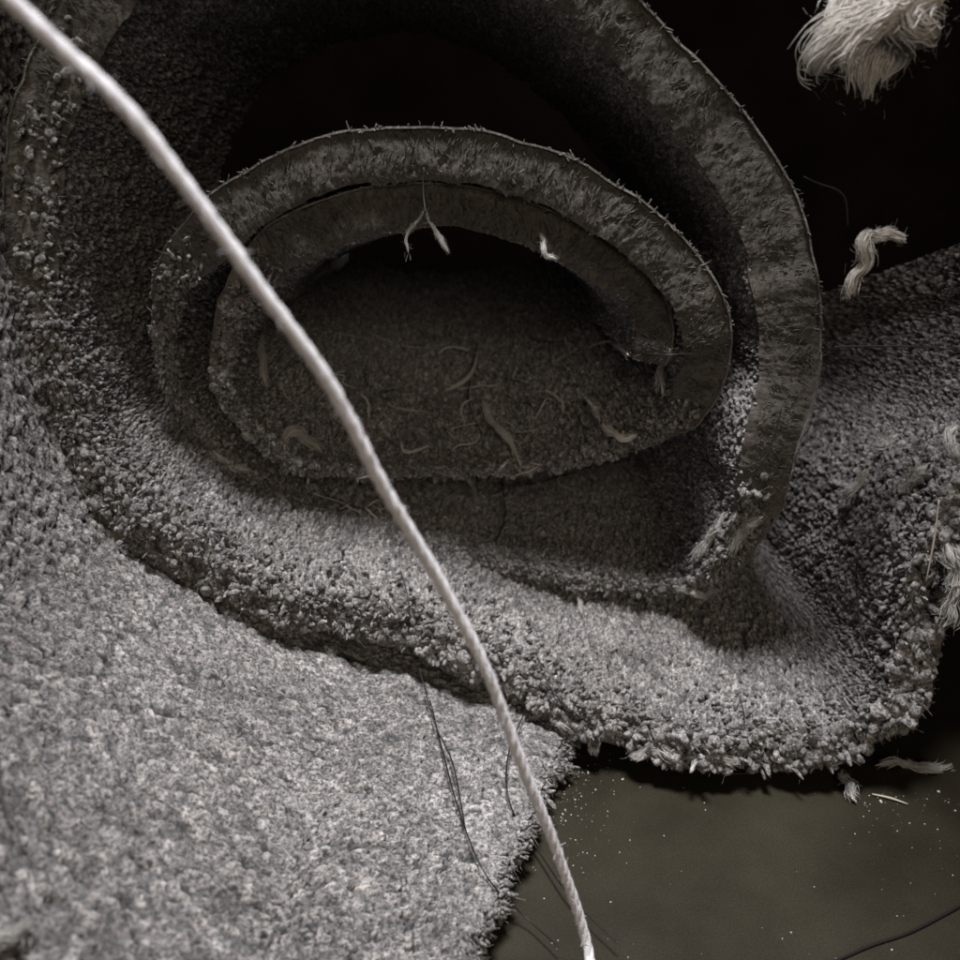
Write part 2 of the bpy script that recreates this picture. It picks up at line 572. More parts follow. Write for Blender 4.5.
    while yv < depth - 1:
        sp = spacing * (1.0 + 1.1 * min(1, yv / 100.0))
        k_ = int((n - 1) * ds / sp)
        sx = (np.arange(k_) + 0.5 * (r % 2) + rng.uniform(-0.5, 0.5, k_)) * sp / ds
        rows.append(np.stack([np.clip(sx, 0, n - 1.001), np.full(k_, yv) + rng.uniform(-0.55, 0.55, k_) * sp, np.full(k_, sp)], 1))
        yv += sp * 0.85
        r += 1
    R = np.vstack(rows)
    sx, y, spv = R[:, 0], np.maximum(R[:, 1], 0.1), R[:, 2]
    zz = np.interp(sx, si, pos[:, 2])
    keep = ((np.interp(sx, si, FL) > 0.35) | (y > 2.6)) & (rng.uniform(0, 1, len(sx)) < np.clip(1.1 * np.exp(-y / 7.0) * np.clip(np.interp(sx, si, FL) * 1.2, 0, 1), 0, 1) * 0.75)
    sx, y, spv = sx[keep], y[keep], spv[keep]
    M = len(sx)
    t_ = np.interp(sx, si, T); fl = np.interp(sx, si, FL)
    near = np.exp(-y / 4.0) * fl
    nearw = np.exp(-y / 14.0) * fl
    hn = rng.uniform(0.9, 1.6, M) * (1 + 0.4 * nearw)
    hn = hn * (spv / 1.0) ** 0.7
    swell = 0.9 * fbm(sx * ds / 12, y / 12, seed + 20, 3) - 0.5
    base, nn_ = at(sx, y, np.maximum(t_ - 1.4 + rng.normal(0, 0.38, M) * (1 + nearw) + swell, 0.8))
    tx = np.stack([np.interp(sx, si, tan[:, 0]), np.zeros(M), np.interp(sx, si, tan[:, 1])], 1)
    yy = np.array([[0, 1.0, 0]])
    cl1 = fbm(sx * ds / 3.0, y / 3.0, seed + 31, 2) * 1.1
    cl2 = fbm(sx * ds / 3.0, y / 3.0, seed + 37, 2) * 1.1
    dirv = nn_ + tx * (cl1 + rng.normal(0, 0.42, M))[:, None] + yy * (cl2 + rng.normal(0, 0.42, M) - 1.3 * near)[:, None]
    dirv = unit(dirv)
    bend = (tx * rng.normal(0, 0.5, M)[:, None] + yy * rng.normal(0, 0.5, M)[:, None])
    rad = 0.50 * rng.uniform(0.5, 1.3, M) * (1 + 0.6 * nearw * rng.uniform(0, 1, M) ** 2 * 1.8)
    t0 = np.where(near > 0.3, 0.0, 0.15)
    sets = [(base, dirv, bend, hn, rad, t0, cl1)]
    # frayed yarns hanging over the cut edge
    k_ = int((n - 1) * 13 * ds / 1.3)
    sx = rng.uniform(0, n - 1.001, k_)
    fl = np.interp(sx, si, FL)
    keep = rng.uniform(0, 1, k_) < np.clip((fl - 0.25) * 1.6, 0.0, 1) * 0.95
    sx, fl = sx[keep], fl[keep]
    M = len(sx)
    t_ = np.interp(sx, si, T)
    hf = rng.uniform(0.28, 1.0, M)
    base, nn_ = at(sx, rng.uniform(0.4, 1.8, M), -0.4 + hf * (t_ - 0.8))
    tx = np.stack([np.interp(sx, si, tan[:, 0]), np.zeros(M), np.interp(sx, si, tan[:, 1])], 1)
    cl1 = fbm(sx * ds / 5.0, hf * 2.0, seed + 41, 2)
    dirv = unit(-yy * rng.uniform(0.6, 1.4, M)[:, None] + nn_ * (1.0 * (hf - 0.35) + rng.normal(0, 0.45, M))[:, None] + tx * (cl1 * 1.3 + rng.normal(0, 0.5, M))[:, None])
    bend = rng.normal(0, 0.5, (M, 3))
    hn = np.where(rng.uniform(0, 1, M) < 0.06, rng.uniform(2.0, 3.8, M), rng.uniform(0.7, 1.7, M)) * (0.6 + 0.4 * fl)
    rad = np.where(rng.uniform(0, 1, M) < 0.15, rng.uniform(0.8, 1.4, M), rng.uniform(0.3, 0.8, M))
    if not side_fray:
        kx = 1 + 0.55 * (sx * ds < 270)
        rad = rad * kx
        hn = hn * kx
    sets.append((base, dirv, bend, hn, rad, np.zeros(M), cl1))
    if side_fray:
        M = 9000
        y = rng.uniform(0, depth - 20, M)
        out = np.maximum(0.0, 2.0 + 3.5 * fbm(y / 7.0, y * 0, seed + 51, 3))
        base, nn_ = at(rng.uniform(0, 1.5, M), y, rng.uniform(0.2, 10.5, M))
        f = rng.uniform(0, 1, M)
        tx0 = np.array([[1.0, 0, 0]])
        base = base + tx0 * (out * f)[:, None]
        base[:, 2] = np.maximum(base[:, 2] - out * f * 1.1, 0.4)
        dirv = unit(tx0 * rng.uniform(0.2, 1.2, M)[:, None] + rng.normal(0, 0.6, (M, 3)))
        dirv[:, 2] = np.where(base[:, 2] < 1.5, np.abs(dirv[:, 2]), dirv[:, 2])
        sets.append((base, dirv, rng.normal(0, 0.5, (M, 3)) * [1, 1, .4], rng.uniform(0.8, 2.4, M), rng.uniform(0.25, 0.62, M), np.zeros(M), np.zeros(M)))
    base, dirv, bend, L, rad, t0, clump = [np.concatenate([q[i] for q in sets]) for i in range(7)]
    V, Q, Tt, nv = tufts(base, dirv, bend, L, rad, t0)
    sx = base
    tint = np.clip(rng.normal(0.80, 0.22, len(sx)) + 0.22 * clump, 0.22, 1.35)
    print(name, 'tufts', len(base))
    tag(mesh_obj('pile', V, [Q, Tt], M_PILE, root, colours=np.repeat(tint, nv)), kind='stuff')
    # loose fibres standing off the yarn
    pick = rng.choice(len(base), min(15000, len(base)), replace=False)
    pick = pick[rng.uniform(0, 1, len(pick)) < np.exp(-(base[pick, 1] - base[:, 1].min()) / 40.0) + 0.35]
    M = len(pick)
    tip = base[pick] + dirv[pick] * (L[pick] * 0.7)[:, None]
    fd = unit(dirv[pick] * 0.7 + rng.normal(0, 0.8, (M, 3)))
    b2 = rng.normal(0, 0.7, (M, 3))
    ref = unit(np.cross(fd, rng.normal(0, 1, (M, 3))))
    ref2 = np.cross(fd, ref)
    fl_ = rng.uniform(0.7, 2.2, M)[:, None]
    Vf = np.zeros((M, 9, 3))
    for q_, tq in enumerate((0.0, 0.5, 1.0)):
        cc = tip + fd * fl_ * tq + b2 * tq ** 2
        for j in range(3):
            Vf[:, q_ * 3 + j] = cc + (ref * math.cos(2.094 * j) + ref2 * math.sin(2.094 * j)) * 0.055 * (1 - 0.5 * tq)
    q0 = []
    for q_ in range(2):
        for j in range(3):
            q0.append((q_ * 3 + j, q_ * 3 + (j + 1) % 3, q_ * 3 + 3 + (j + 1) % 3, q_ * 3 + 3 + j))
    Qf = (np.array(q0)[None] + (np.arange(M) * 9)[:, None, None]).reshape(-1, 4)
    tag(mesh_obj('loose_fibres', Vf.reshape(-1, 3), [Qf], M_PILE, root, colours=np.full(M * 9, 1.15)), kind='stuff')
    return root, at, n, ds


# near edge of the spiral, outer (backing) side: px, py, Y(mm), thickness, flare
SP = [(1165, 190, 8, 11, .9), (1150, 275, 6, 11, .9), (1110, 365, 3, 11, .9), (1055, 445, 0, 11, 1), (992, 515, -2, 11, 1), (960, 575, -2, 11, 1),
      (952, 640, -3, 11, 1), (930, 712, -3, 11, 1), (870, 762, -3, 11, 1), (780, 780, -3, 11, 1), (690, 774, -2, 11, 1), (620, 758, 2, 11, 1), (550, 732, 8, 11, 1),
      (480, 692, 13, 11, 1), (400, 660, 12, 11, 1), (300, 638, 8, 11, 1), (200, 602, 4, 11, 1), (120, 554, 1, 11, 1),
      (60, 490, 2, 11, .95), (20, 410, 3, 11, .9), (0, 310, 4, 11, .6), (-4, 210, 6, 11, .45), (10, 110, 8, 11, .4),
      (55, -5, 10, 11, .25), (150, -100, 10, 11, .1), (310, -160, 8, 11, 0), (450, -145, 6, 11, 0), (560, -75, 9, 10, 0), (640, 0, 11, 10.5, 0),
      (702, 62, 12, 11, 0), (764, 135, 12, 12, 0), (805, 215, 11, 12.5, 0), (822, 295, 10, 12.8, 0), (820, 375, 9, 12.5, .1),
      (802, 450, 6, 12, .15), (780, 520, 12, 11, .6), (742, 572, 18, 9, 1), (684, 600, 30, 6.5, 1), (595, 594, 36, 5.5, 1),
      (480, 570, 42, 4.5, 1), (360, 538, 42, 4.5, 1), (250, 492, 36, 6, 1), (180, 425, 31, 6, 1), (150, 350, 26, 6, 1),
      (152, 278, 17, 8, .55), (188, 213, 8, 11, .2), (250, 166, 7, 9.8, 0), (335, 134, 7, 9.8, 0), (430, 124, 7, 9.8, 0),
      (540, 145, 7, 9.8, 0), (625, 188, 7, 9.8, 0), (690, 245, 7, 9.8, 0), (725, 300, 7, 9.8, 0), (732, 350, 8, 9.8, .1),
      (718, 402, 13, 9.5, .25), (680, 440, 22, 8, .7), (600, 466, 32, 5.5, .9), (490, 482, 40, 4.5, .9), (380, 482, 40, 4.5, .9),
      (285, 470, 32, 5.5, 1), (228, 420, 25, 6, 1), (206, 350, 21, 6.5, 1), (228, 275, 15, 8, .7), (275, 222, 11, 9.5, .1),
      (350, 192, 11, 9, 0), (430, 184, 11, 8.5, 0), (520, 198, 11, 8.5, 0), (600, 232, 11, 8.5, 0), (655, 278, 11, 8.5, 0),
      (676, 325, 12, 8, .05), (666, 365, 14, 7, .1)]
rows = []
for px, py, Y, T, fl in SP:
    p = P(px, py, Y)
    rows.append((p[0], p[1], p[2], T, fl))
curve = catmull(rows, 1.2)
ax_ = np.arange(len(curve)) * 1.2
curve[:, 0] += 0.7 * fbm(ax_ / 9.0, ax_ * 0, 301, 3)
curve[:, 2] += 0.7 * fbm(ax_ / 9.0, ax_ * 0 + 3, 302, 3)
curve[:, 1] += 0.8 * fbm(ax_ / 6.0, ax_ * 0 + 5, 303, 3)
curve[:, 2] = np.maximum(curve[:, 2], 0.4)
nC = len(curve)
sl = np.arange(nC) * 1.2
drift = np.zeros((nC, 3))
k = np.clip(1 - sl / 70.0, 0, 1)
drift[:, 2] = -0.34 * k
drift[:, 0] = -0.25 * k
iy = np.array([P(x, y, Y)[2] for x, y, Y, _, _ in SP])
sk = np.array([np.argmin(np.linalg.norm(curve[:, :3] - P(*q[:3]), axis=1)) for q in SP])
rise = np.zeros(len(SP))
for i_, q in enumerate(SP):
    if 8 <= i_ <= 19 and q[0] > 100:
        rise[i_] = 0.32 if q[0] < 840 else 0.18
    if i_ > 32 and q[1] > 420:
        rise[i_] = 0.14
    if i_ > 50 and q[1] > 380:
        rise[i_] = 0.40
rs = np.interp(np.arange(nC), sk, rise)
rs = np.convolve(np.pad(rs, 12, mode='edge'), np.ones(25) / 25, mode='valid')
drift[:, 2] += rs
roll, at_roll, _, _ = sweep_carpet('rolled_carpet', curve, 'dusty grey carpet coiled into a loose spiral roll with its pile inside', 105, 1.05,
                                   (0, 0, 0), seed=2, drift=drift)

# ---------------------------------------------------------------- the sheet under the roll at the left
prof = [(14, -95, 0.4), (-4, -95, 5), (-20, -95, 11.5), (-38, -95, 17.5), (-58, -95, 29.5), (-76, -95, 46), (-90, -95, 64), (-98, -95, 92), (-101, -95, 125),
        (-99, -95, 160), (-90, -95, 195)]
rows = [(x, Y, z, 11, 1) for x, Y, z in prof]
c2 = catmull(rows, 1.2)
s2 = np.arange(len(c2)) * 1.2
dr2 = np.zeros((len(c2), 3))
# the cut right edge runs slantwise to the right, away from the camera
a_, b_ = PZ(436, 960, 6), PZ(538, 745, 6)
slope = (b_[0] - a_[0]) / (b_[1] - a_[1])
dr2[:, 0] = slope * np.clip(1 - s2 / 60.0, 0, 1)
x_at = a_[0] + slope * (-95 - a_[1])
c2[:, 0] += (x_at - 14) * np.clip(1 - s2 / 60.0, 0, 1)
c2[:, 1] += 0
sheet, at_sheet, _, _ = sweep_carpet('carpet_sheet', c2, 'flat grey carpet turn spread on the dark floor below and left of the roll', 185, 1.1, (-40, 0, 0),
                                     seed=12, drift=dr2, side_fray=True, nap_step=0.37, nap_cell=0.92, nap_full=112)

# ---------------------------------------------------------------- white string crossing in front
sp_ = [(-40, -48, -80), (60, 47, -78), (125, 108, -77), (190, 191, -75), (258, 285, -73), (330, 385, -70), (385, 490, -66), (440, 582, -62), (486, 670, -59),
       (522, 765, -56), (560, 860, -52), (587, 945, -50.5), (594, 1000, -58)]
path = catmull([P(*q) for q in sp_], 0.5)
path[:, 2] = np.maximum(path[:, 2], 1.3)
st = empty('string', path[-1], 'long off-white cotton string slanting across the front of the carpet roll', 'string')
n = len(path)
tan = unit(np.gradient(path, axis=0))
a = unit(np.cross(tan, np.array([0.2, 1.0, 0.1])))
b = np.cross(tan, a)
ss = np.arange(n) * 0.5
R0 = np.interp(ss, [0, ss[-1]], [0.80, 0.95])
for k in range(3):
    ph = ss * 2 * math.pi / 7.5 + k * 2.094
    wob = 1 + 0.10 * fbm(ss / 3.0, ss * 0 + k, 70 + k, 2)
    c = path + (a * np.cos(ph)[:, None] + b * np.sin(ph)[:, None]) * (R0 * 0.28 * wob)[:, None]
    r_ = R0 * 0.72 * (1 + 0.14 * fbm(ss / 2.2, ss * 0 + 9 * k, 80 + k, 2))
    V, F = tube(c, r_, 8)
    mesh_obj('strand', V, F, M_STRING, st)
parts = []
for i in range(700):
    j = random.randrange(3, n - 10)
    an = random.uniform(0, 6.28)
    d = a[j] * math.cos(an) + b[j] * math.sin(an)
    p0 = path[j] + d * R0[j] * 0.8
    t_ = tan[j] * random.uniform(-1, 1) + d * random.uniform(0.05, 0.4)
    L = random.uniform(0.4, 1.3)
    q = np.array(p0)[None] + np.linspace(0, 1, 4)[:, None] * t_[None] * L + (np.linspace(0, 1, 4) ** 2)[:, None] * rng.normal(0, 0.4, 3)[None]
    parts.append(tube(q, 0.035, 3, cap=False))
V, F = join(parts)
tag(mesh_obj('fuzz', V, F, M_STRING, st), kind='stuff')


# ---------------------------------------------------------------- loose wool, yarn ends, straw, hair, dust
def lock(cp, R, nstr, sr, seed, core=0.8, sides=12, splay=0.0):
    """a soft lock of wool: lumpy core along cp with radii R, sheathed in fine wavy strands"""
    r = np.random.default_rng(seed)
    n = len(cp)
    tn = unit(np.gradient(cp, axis=0))
    A = unit(np.cross(tn, np.array([0.1, 1, 0.15])))
    for i in range(1, n):
        v = A[i - 1] - tn[i] * np.dot(A[i - 1], tn[i])
        A[i] = v / max(np.linalg.norm(v), 1e-9)
    B = np.cross(tn, A)
    u = np.arange(n) * 0.4
    parts = []
    V, F = tube(cp, R * core, sides)
    Vr = V[:n * sides].reshape(n, sides, 3)
    an = np.arange(sides) * 2 * math.pi / sides
    lump = 1 + 0.30 * fbm(np.cos(an)[None] * 1.3 + u[:, None] / 2.5 + 3, np.sin(an)[None] * 1.3 + u[:, None] * 0.1, seed, 3)
    Vr[:] = cp[:, None] + (Vr - cp[:, None]) * lump[..., None]
    V[:n * sides] = Vr.reshape(-1, 3)
    parts.append((V, F))
    for k in range(nstr):
        m = int(n * r.uniform(0.25, 0.75))
        if m < 5:
            m = n
        i0 = r.integers(0, n - m + 1)
        i1 = i0 + m
        ph = r.uniform(0, 6.28) + r.normal(0.6, 0.5) * np.linspace(0, 1, m) + 0.5 * fbm(u[i0:i1] / 2.0 + k, u[i0:i1] * 0, seed + 2, 2)
        rad_ = R[i0:i1] * (r.uniform(0.80, 1.12) + 0.12 * fbm(u[i0:i1] / 1.5 + 2 * k, u[i0:i1] * 0, seed + 4, 2))
        rad_ = rad_ + r.uniform(0, 1) ** 6 * 1.2 * R.max() * np.linspace(0, 1, m) ** 2
        if splay:
            ee = np.linspace(-1, 1, m)
            rad_ = rad_ + splay * r.uniform(0, 0.8) * R.max() * ee ** 4
        c = cp[i0:i1] + (A[i0:i1] * np.cos(ph)[:, None] + B[i0:i1] * np.sin(ph)[:, None]) * rad_[:, None]
        rr = sr * r.uniform(0.5, 1.4) * np.clip(np.minimum(np.arange(m) + 1, m - np.arange(m)) / 4.0, 0.3, 1)
        parts.append(tube(c, rr, 4, cap=False))
    return parts


def fluff(name, cpath, width, label, cat, group=None, mat=M_WOOL, strands=14, srad=0.55, fuzz=160, frad=0.03, seed=0, curl=1.0, flat=0.6):
    """a tuft: a bundle of kinked yarn strands following cpath (mm), with loose fibres round it"""
    r = np.random.default_rng(seed)
    cp = catmull(cpath, 0.45)
    n = len(cp)
    root = empty(name, cp[0], label, cat, group)
    tn = unit(np.gradient(cp, axis=0))
    A = unit(np.cross(tn, np.array([0.1, 1, 0.15])))
    B = np.cross(tn, A)
    t = np.linspace(0, 1, n)
    parts, fz = [], []
    th = np.linspace(0, 1, n)
    R = width * 0.60 * (0.45 + 0.75 * np.sin(np.pi * np.clip(0.12 + 0.8 * th, 0, 1))) * (1 + 0.55 * fbm(th * 6, th * 0, seed + 1, 3))
    cp = cp + A * (1.0 * width * fbm(th * 4.5, th * 0, seed + 2, 3))[:, None] + B * (0.6 * width * fbm(th * 4, th * 0 + 4, seed + 3, 2))[:, None]
    R = R * np.clip(np.minimum(th, 1 - th) * 7 + 0.25, 0, 1)
    parts += lock(cp, R, strands * 7, 0.04 + 0.025 * width, seed, core=0.62, sides=8, splay=1.0)
    for k in range(fuzz):
        j = r.integers(0, n)
        p0 = cp[j] + A[j] * r.normal(0, 0.5) * width + B[j] * r.normal(0, 0.5) * width * flat
        d = r.normal(0, 1, 3)
        q = np.linspace(0, 1, 6)[:, None]
        L = r.uniform(0.3, 0.9) * min(1.5, 0.5 + width * 0.5)
        fz.append(tube(p0 + q * d * L * 0.6 + q ** 2 * r.normal(0, 0.6, 3), frad, 3, cap=False))
    V, F = join(parts)
    mesh_obj('yarn', V, F, mat, root)
    if fz:
        V, F = join(fz)
        tag(mesh_obj('loose_fibres', V, F, mat, root), kind='stuff')
    return root


from mathutils.bvhtree import BVHTree
_v, _f, _o = [], [], 0
for V_, F_ in SOLID + [(np.array(fv, float), np.array([[0, 1, 2, 3]]))]:
    _v += [tuple(q) for q in V_]
    _f += [tuple(int(i) + _o for i in q) for q in F_]
    _o += len(V_)
BVH = BVHTree.FromPolygons(_v, _f)


def surf(px, py, off):
    """point resting on whatever surface stands at this place"""
    c0 = np.array([0, CAMY, CAMZ])
    d = unit(P(px, py, 0) - c0)
    hit = BVH.ray_cast(Vector(c0), Vector(d))
    if hit[0] is None or hit[3] > 330:
        return None
    nrm = np.array(hit[1])
    if np.dot(nrm, d) > 0:
        nrm = -nrm
    return np.array(hit[0]) + nrm * off - d * 0.6


def pp(lst, rest=None):
    if rest is None:
        return [P(*q) for q in lst]
    out = []
    for q in lst:
        r = surf(q[0], q[1], rest)
        out.append(r if r is not None else P(*q))
    return out


# big hanging clump, upper right: several lobes in one bundle
cl = empty('wool_clump', P(900, 5, -8), 'large ragged white wool clump hanging at the top right corner of the view', 'wool clump')
lobes = [([(945, -60, -6), (905, -10, -8), (868, 20, -12), (835, 42, -12), (818, 62, -10), (830, 78, -8)], 3.2, 22),
         ([(930, -50, -4), (900, 0, -6), (880, 40, -8), (868, 72, -8), (862, 98, -6)], 2.6, 20),
         ([(950, -50, -8), (925, -5, -12), (905, 18, -14), (922, 34, -12), (938, 30, -8)], 2.6, 18),
         ([(880, -50, -5), (850, -10, -7), (838, 18, -9), (820, 40, -9)], 2.0, 14),
         ([(935, -30, -10), (890, 8, -15), (850, 50, -15), (852, 75, -12)], 1.8, 12),
         ([(910, -40, -2), (905, 20, -2), (893, 55, -3), (880, 82, -3)], 2.2, 12)]
for li, (cpx, wd, ns) in enumerate(lobes):
    cp = catmull(pp(cpx), 0.5)
    n = len(cp)
    tn = unit(np.gradient(cp, axis=0))
    A = unit(np.cross(tn, np.array([0.1, 1, 0.15]))); B = np.cross(tn, A)
    t = np.linspace(0, 1, n)
    th = np.linspace(0, 1, n)
    cp = cp + A * (0.9 * fbm(th * 4, th * 0, 400 + li, 2))[:, None] + B * (0.9 * fbm(th * 4, th * 0 + 4, 410 + li, 2))[:, None]
    R = wd * 0.85 * (0.55 + 0.55 * np.sin(np.pi * np.clip(0.15 + 0.75 * th, 0, 1))) * np.clip((1.02 - th) * 6, 0.12, 1) * (1 + 0.25 * fbm(th * 6, th * 0, 420 + li, 2))
    parts = lock(cp, R, ns * 16, 0.085, 430 + li)
    V, F = join(parts)
    mesh_obj('wool_lock', V, F, M_WOOL, cl)
fz = []
for k in range(900):
    cpx = lobes[k % len(lobes)][0]
    cp = np.array(pp(cpx))
    j = rng.uniform(0.5, len(cp) - 1.01)
    p0 = cp[int(j)] * (1 - j % 1) + cp[int(j) + 1] * (j % 1) + rng.normal(0, 1.6, 3)
    q = np.linspace(0, 1, 7)[:, None]
    fz.append(tube(p0 + q * rng.normal(0, 0.5, 3) + q ** 2 * rng.normal(0, 0.8, 3), 0.014, 3, cap=False))
V, F = join(fz)
tag(mesh_obj('loose_fibres', V, F, M_WOOL, cl), kind='stuff')

fluff('wool_tuft', pp([(905, 238, -6), (880, 236, -7), (862, 238, -8), (866, 262, -8), (857, 280, -8), (854, 298, -7)]), 1.3,
      'small bright hook-shaped wool tuft standing beside the outer turn, right of the roll', 'wool tuft', strands=22, srad=0.4, fuzz=120, frad=0.015, seed=3)

G = 'loose yarn ends caught in the roll'
M_CLUMP, M_WOOL = M_WOOL, M_YARN
M_GREYWOOL = M_YARN
YARNS = [  # px path, width, strands, material, label
    ([(425, 210, 11), (414, 226, 12), (406, 240, 12), (408, 254, 12)], .35, 4, M_WOOL, 'left one of two pale yarn ends hanging over the dark mouth of the coil'),
    ([(424, 210, 11), (432, 226, 12), (442, 240, 12), (450, 254, 12)], .45, 5, M_WOOL, 'right one of two pale yarn ends hanging over the dark mouth of the coil'),
    ([(478, 402, 12), (466, 412, 10), (462, 432, 8)], .3, 3, M_GREYWOOL, 'thin short yarn end pointing down from the middle of the coil'),
    ([(480, 405, 12), (495, 424, 9), (508, 445, 6), (524, 466, 4)], .85, 9, M_WOOL, 'thick pale yarn end slanting down to the right inside the coil'),
    ([(474, 362, 14), (466, 380, 12), (442, 398, 10)], .5, 5, M_WOOL, 'forked dull yarn wisp above the thick slanting end in the coil'),
    ([(512, 462, 6), (502, 470, 5), (494, 484, 5)], .55, 6, M_WOOL, 'tiny pale lump just under the thick slanting yarn in the coil'),
    ([(462, 470, 5), (470, 482, 4), (476, 504, 2)], .7, 7, M_WOOL, 'short pale yarn stub below the middle of the coil'),
    ([(575, 572, -4), (577, 590, -6), (582, 622, -8)], .55, 8, M_WOOL, 'upright whitish yarn stub standing on the front lit pile right of the string'),
    ([(670, 598, -2), (682, 586, -2), (702, 586, -2), (716, 596, -2)], .9, 12, M_WOOL, 'pale curved yarn lump lying at the foot of the right turn'),
    ([(212, 456, 4), (228, 464, 3), (240, 468, 3), (256, 482, 3)], .8, 8, M_GREYWOOL, 'dull matted yarn lump sticking out at the lower left of the coil'),
    ([(340, 250, 8), (330, 262, 6), (312, 274, 5)], 1.1, 9, M_GREYWOOL, 'matted grey yarn bunch at the left corner of the dark mouth'),
    ([(262, 340, 8), (258, 360, 6), (262, 385, 6)], 1.0, 8, M_GREYWOOL, 'faint matted yarn bunch left of the string, inside the coil'),
    ([(666, 352, 4), (660, 372, 3), (668, 395, 3)], .9, 8, M_GREYWOOL, 'pale yarn bunch at the right inner side of the coil'),
    ([(590, 352, 14), (612, 346, 13), (634, 354, 12)], .8, 7, M_GREYWOOL, 'grey yarn lying flat at the right back of the coil'),
    ([(455, 630, -8), (452, 645, -9), (462, 660, -10), (460, 684, -11)], .75, 10, M_WOOL, 'bright white curled yarn end beside the string on the front cut edge'),
    ([(556, 728, -4), (572, 724, -6), (590, 732, -6)], .8, 9, M_WOOL, 'pale yarn end at the corner where carpet edge meets the bare floor'),
    ([(634, 752, -7), (655, 748, -9), (680, 756, -9)], 1.2, 12, M_WOOL, 'broad pale yarn flake lying along the front cut edge'),
    ([(545, 395, 8), (560, 404, 6), (566, 418, 6)], .35, 4, M_GREYWOOL, 'thin bent yarn right of the thick slanting end in the coil'),
    ([(530, 480, 8), (544, 470, 6), (560, 472, 6)], .45, 5, M_GREYWOOL, 'low arched yarn on the coil lip right of the short stub'),
    ([(398, 448, 8), (410, 456, 6), (426, 452, 6)], .4, 5, M_GREYWOOL, 'small wavy yarn right of the string above the coil lip'),
    ([(590, 400, 8), (600, 414, 6), (596, 428, 6)], .5, 5, M_GREYWOOL, 'upright yarn wisp at the right of the coil floor'),
    ([(440, 360, 8), (452, 352, 6), (468, 356, 6)], .3, 4, M_GREYWOOL, 'fine arched yarn wisp at the back of the coil floor'),
    ([(276, 446, 8), (290, 436, 6), (306, 440, 6), (316, 454, 6)], 1.1, 10, M_GREYWOOL, 'rounded matted yarn bunch on the lower left lip of the coil, beside the string'),
    ([(640, 432, 8), (622, 438, 6), (608, 430, 6)], .8, 8, M_GREYWOOL, 'grey yarn knot on the lower right lip of the coil'),
    ([(356, 400, 8), (366, 408, 6), (368, 424, 6)], .35, 4, M_GREYWOOL, 'small hooked grey yarn just right of the string inside the coil'),
    ([(540, 240, 9), (546, 250, 9), (556, 256, 10)], .5, 5, M_GREYWOOL, 'dim yarn nub on the upper rim of the dark mouth'),
    ([(724, 520, 4), (712, 540, 2), (700, 556, 2)], 1.2, 10, M_GREYWOOL, 'dull yarn lump on the cut lip below the right turn'),
    ([(758, 512, 4), (748, 528, 2), (730, 548, 2)], 1.3, 10, M_GREYWOOL, 'dull yarn lump at the corner where the right turn bends under'),
    ([(700, 745, -7), (716, 754, -9), (734, 758, -9)], 1.1, 10, M_WOOL, 'pale yarn flake right of the broad flake on the front cut edge'),
    ([(905, 430, -4), (890, 442, -6), (876, 450, -6)], 1.1, 10, M_GREYWOOL, 'grey looped yarn on the right flap below the straight hair'),
    ([(930, 470, -4), (914, 482, -6), (902, 498, -6)], 1.2, 10, M_WOOL, 'light looped yarn on the right flap left of the dark hole'),
    ([(870, 480, -4), (858, 492, -6), (846, 496, -6)], 1.1, 10, M_GREYWOOL, 'grey looped yarn at the left end of the clumps on the right flap'),
    ([(842, 772, -9), (850, 788, -12), (858, 802, -12)], 1.1, 12, M_WOOL, 'pale fluffy yarn lump on the bare floor under the front cut edge'),
    ([(875, 766, -6), (905, 762, -8), (930, 770, -8), (952, 764, -8)], .9, 12, M_WOOL, 'long pale yarn scrap on the floor at the right side of the view'),
    ([(945, 545, -8), (958, 580, -9), (952, 610, -10), (944, 628, -10)], 1.6, 20, M_WOOL, 'ragged white wool wisp on the right border, below the dark hole'),
    ([(955, 425, -4), (948, 445, -6), (962, 462, -6)], 1.0, 9, M_WOOL, 'pale yarn end at the right border, above the dark hole'),
    ([(30, 930, -60), (14, 938, -60), (-8, 942, -60)], .9, 10, M_WOOL, 'pale yarn scrap on the flat sheet in the lower left corner'),
]
for i, (cpx, wd, ns, mt, lab) in enumerate(YARNS):
    hang = any(w_ in lab for w_ in ('hanging over', 'right border', 'on the bare floor', 'on the floor at'))
    pts = pp(cpx, None if hang else 1.2 + 0.9 * wd)
    if 'floor' in lab and hang:
        pts = [PZ(x, y, 0.8 + 0.4 * wd) for x, y, _ in cpx]
    for q in pts:
        q[2] = max(q[2], 0.8)
    inside = 300 < cpx[0][0] < 700 and 330 < cpx[0][1] < 520
    wd = wd * (1.2 if inside else 1.25)
    if inside:
        mt = M_CLUMP
        pts = [q + np.array([0, -1.2, 1.0]) for q in pts]
    fluff('yarn_end', pts, wd, lab, 'yarn end', G, mt, strands=ns, srad=0.30 + 0.22 * wd, fuzz=40, frad=0.015, seed=20 + i)

